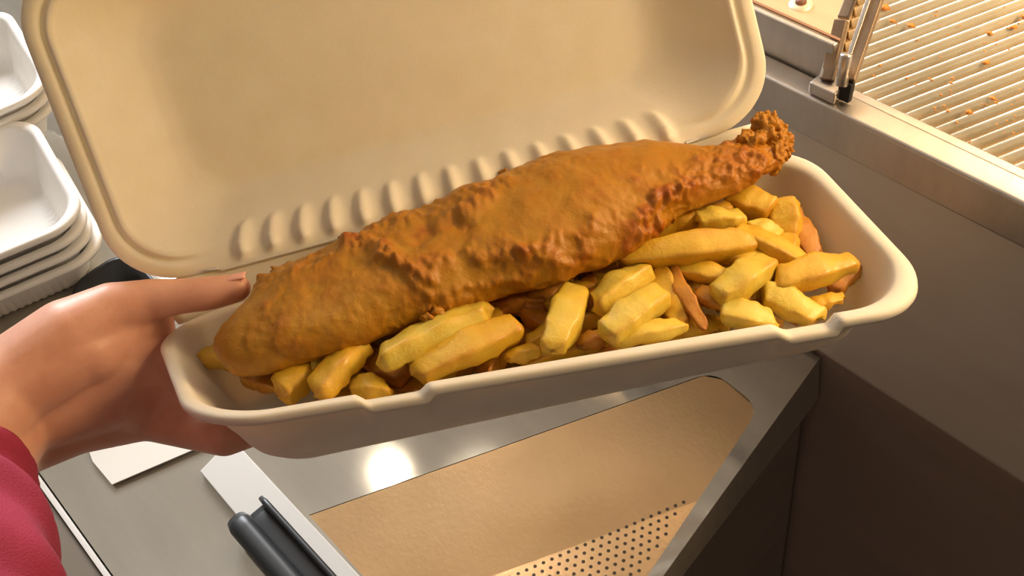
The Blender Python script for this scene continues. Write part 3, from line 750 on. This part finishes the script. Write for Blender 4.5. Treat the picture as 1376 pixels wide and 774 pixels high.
pr_ = empty('person', at(-60, 620, .43), 'hand and forearm in a crimson sleeve, gripping the left end of the box', 'person')
mesh_obj('body', HV, HF, 'skin', pr_)
# thumbnail
tn = at(322, 384, .4588); 
tv = []
ta = (at(318, 387, .46)-at(282, 394, .46)); ta /= np.linalg.norm(ta); tb = np.cross(ta, MX[:, 2]); tb /= np.linalg.norm(tb); tcn = -MX[:, 2]
if to_px(tn+tb*.01)[1] > to_px(tn)[1]: tb = -tb
c0 = at(318, 387, .4665)
NV = []
for i in range(9):
    for j in range(7):
        u = (i/8-.5)*2; v = (j/6-.5)*2
        an = v*.6+1.15
        p = c0+ta*(u*.0046+.0012)+(tcn*math.cos(an)+tb*math.sin(an))*(.0064-.0003*u*u) 
        NV.append(p)
NF = [(i*7+j, i*7+j+1, (i+1)*7+j+1, (i+1)*7+j) for i in range(8) for j in range(6)]
nl = mesh_obj('thumbnail', NV, NF, 'nail', pr_); solid(nl, .0006, 0)
# sleeve: loose tube with folds and a cuff hem
ax_pts = [(at(-92, 660, .425), .036), (at(-84, 715, .41), .0375), (at(-78, 790, .385), .040), (at(-90, 900, .36), .044), (at(-120, 1100, .32), .05), (at(-330, 1700, .30), .056), (at(-900, 2600, .30), .062)]
SV, SF = [], []
ns, nn = 60, 72
cs_ = np.array([p for p, r in ax_pts]); rs_ = np.array([r for p, r in ax_pts])
for i in range(ns+1):
    t = i/ns*(len(ax_pts)-1); k = min(int(t), len(ax_pts)-2); f = t-k
    c = cs_[k]*(1-f)+cs_[k+1]*f; r = rs_[k]*(1-f)+rs_[k+1]*f
    a_ = cs_[min(k+1, len(cs_)-1)]-cs_[k]; a_ /= np.linalg.norm(a_); u = np.cross(a_, MX[:, 2]); u /= np.linalg.norm(u); v = np.cross(a_, u)
    for j in range(nn):
        th = 2*math.pi*j/nn; d_ = u*math.cos(th)+v*math.sin(th)
        fold = .0022*math.sin(i*.55+3*math.sin(th+.6))+.0015*noise.noise(Vector(c*40)+Vector(d_*2))
        hem = .0012 if i < 3 else 0
        SV.append(c+d_*(r+fold+hem))
for i in range(ns):
    for j in range(nn): SF.append((i*nn+j, i*nn+(j+1) % nn, (i+1)*nn+(j+1) % nn, (i+1)*nn+j))
SF.append(tuple(ns*nn+j for j in range(nn)))
sv = mesh_obj('sleeve', SV, SF, 'sleeve', pr_); solid(sv, .002, 0)

# ------------------------------------------------------------------ stacks of empty boxes
def place_box(root_name, K, ux, uy, z, label, group, i, seed, Lb=.25, Wb=.15, lid=False):
    """open clamshell lying flat; K = near right rim corner, ux towards the back, uy to the left"""
    ux = np.array([*ux, 0.]); uy = np.array([*uy, 0.]); ux /= np.linalg.norm(ux); uy /= np.linalg.norm(uy)
    rt = empty(root_name, (K[0]+ux[0]*Wb/2+uy[0]*Lb/2, K[1]+ux[1]*Wb/2+uy[1]*Lb/2, z-.046), label, 'box', group)
    def f_flute(x, y, h):
        if h > .006 and h < .043 and (y < .03 or y > Wb-.03 or x < .035 or x > Lb-.035):
            s = x if (y < .03 or y > Wb-.03) else y
            h = h
        return h
    V, Fc = shell(Lb, Wb, tray_prof, lambda x, y, h, ii: h, 150, 60, 12)
    P_ = np.zeros_like(V); 
    cx, cy = Lb/2, Wb/2
    for q, (x, y, h) in enumerate(V):
        k = 0
        if .004 < h < .044:
            fl = .0016*math.cos((x if abs(abs(y-cy)-(Wb/2-.02)) < .02 and abs(x-cx) < Lb/2-.03 else y)*2*math.pi/.0115)*sstep(.012, .02, h)*(1-sstep(.040, .044, h))
            dx, dy = x-cx, y-cy
            if abs(dy)/Wb > abs(dx)/Lb: y -= math.copysign(fl, dy)
            else: x -= math.copysign(fl, dx)
        p = np.array([K[0], K[1], 0.])+uy*x+ux*y; P_[q] = (p[0], p[1], z-h)
    t = mesh_obj('tray', P_, Fc, 'bagasse_white', rt); orient(t, (rt.location[0], rt.location[1], z+.3)); solid(t, .0015)
    if lid:
        V, Fc = shell(Lb, Wb, lid_prof[:11]+lid_prof[11::4], lambda x, y, h, ii: h, 30, 16, 10)
        P_ = np.array([[*(np.array([K[0], K[1]])+uy[:2]*x+ux[:2]*(y+Wb+.004)), z-h+.002] for x, y, h in V])
        l_ = mesh_obj('lid', P_, Fc, 'bagasse_white', rt); orient(l_, (rt.location[0], rt.location[1], z+.3)); solid(l_, .0015)
K = on_z(121, 292, .972)
names = ['topmost', 'second from the top', 'third from the top', 'bottom']
for i in range(4):
    z = .972-.0110*i
    place_box('takeaway_box', (K[0]+.001*(i % 2), K[1]-.001*(i % 3), 0), (-1, .16), (-.30, -.95), z,
              'empty open white pulp box in the near stack on the worktop, '+names[i], 'empty boxes in the near stack', i, i)
K2 = on_z(84, 124, .985)+np.array([-.012, 0, 0])
for i in range(3):
    z = .985-.0110*i
    place_box('takeaway_box', (K2[0]-.002*i, K2[1]-.001*i, 0), (-1, .16), (-.22, -.95), z,
              'empty open white pulp box in the stack further back, '+['topmost', 'middle one', 'bottom'][i], 'empty boxes in the far stack', i, 20+i)

# ------------------------------------------------------------------ things on the worktop
bt = [on_z(*p, .93) for p in ((118, 362), (150, 362), (168, 388), (110, 400))]
tb_ = empty('black_tub', (*((bt[0]+bt[2])/2)[:2], .9), 'small black plastic tub standing between the near stack and the hand', 'tub')
cx_, cy_ = ((bt[0]+bt[2])/2)[:2]
n = 28
def rring(rx, ry, z): return [(cx_+math.copysign(abs(math.cos(a))**.6, math.cos(a))*rx, cy_+math.copysign(abs(math.sin(a))**.6, math.sin(a))*ry, z) for a in np.linspace(0, 2*math.pi, n+1)[:-1]]
rows = rring(.028, .020, .9002)+rring(.032, .024, .911)+rring(.035, .026, .912)+rring(.035, .026, .914)+rring(.032, .024, .914)+rring(.027, .021, .9015)
mesh_obj('body', rows, [(k*n+i, k*n+(i+1) % n, (k+1)*n+(i+1) % n, (k+1)*n+i) for k in range(5) for i in range(n)]+[tuple(range(n)), tuple(range(5*n, 6*n))], 'black', tb_)
# paper sheet pile
q = [on_z(*p, .9035) for p in ((152, 647), (318, 576), (240, 455), (104, 400), (60, 430), (126, 616))]
pz = []
for i in range(3):
    o_ = np.array([.0006*i, -.0008*i, 0]); zt = .9012+.0011*i
    pz.append(0)
    V, Fc = prism([(p[0]+o_[0], p[1]+o_[1], zt) for p in q], [(p[0]+o_[0], p[1]+o_[1], zt-.0008) for p in q])
    s = mesh_obj('paper_sheet', V, Fc, 'paper', None, False)
    tag(s, 'white wrapping paper sheet under the hand, '+['lowest of its pile', 'middle of its pile', 'top of its pile'][i], 'paper', 'paper sheets under the hand')
# scraper: white blade, black handle
sc = empty('scraper', (-.35, .034, .9), 'white plastic scraper with a black handle lying beside the chip well', 'scraper')
b0, b1, b2 = on_z(268, 633, .906), on_z(311, 588, .906), on_z(441, 728, .906)
ed = (b2-b1); b3 = b1+ed*2.1; b4 = b0+ed*2.1+(b0-b1)*.15
pl = [b0, b1, b3, b4]
o = mesh_obj('blade', *prism([(p[0], p[1], .906) for p in pl], [(p[0], p[1], .9005) for p in pl]), 'white_plastic', sc, False); bevel(o, .0008)
h0 = on_z(322, 688, .918); hdir = np.array([ed[0], ed[1], 0])/np.linalg.norm(ed[:2]); hn = np.array([-hdir[1], hdir[0], 0])
if hn[1] < 0: hn = -hn
def grip(prof, x0, x1, nl=24, end=.004):
    V, Fc = [], []; n = len(prof)
    for i in range(nl+1):
        t = i/nl; x = x0+(x1-x0)*t; e = min(1, (x-x0)/end); s = .82+.18*math.sqrt(max(0, 1-(1-e)**2))
        cyy = sum(p[0] for p in prof)/n
        for y, z in prof: V.append(h0*[1, 1, 0]+hdir*x+hn*(cyy+(y-cyy)*s)+np.array([0, 0, .9065+z*s]))
    for i in range(nl):
        for j in range(n): Fc.append((i*n+j, i*n+(j+1) % n, (i+1)*n+(j+1) % n, (i+1)*n+j))
    Fc += [tuple(range(n)), tuple(nl*n+n-1-j for j in range(n))]; return V, Fc
def rrect(y0, y1, z0, z1, r, k=5):
    o_ = []
    for cy2, cz2, a0 in ((y1-r, z0+r, -90), (y1-r, z1-r, 0), (y0+r, z1-r, 90), (y0+r, z0+r, 180)):
        o_ += [(cy2+r*math.cos(math.radians(a0+90*i/k)), cz2+r*math.sin(math.radians(a0+90*i/k))) for i in range(k+1)]
    return o_
mesh_obj('handle', *grip(rrect(-.0115, .0035, 0, .015, .006), 0, .14), 'black', sc)
mesh_obj('clamp', *grip(rrect(.002, .016, 0, .006, .002), .002, .14), 'black', sc)
mesh_obj('clamp_top', *grip(rrect(.0125, .0165, .005, .0135, .0018), .0005, .14), 'black', sc)
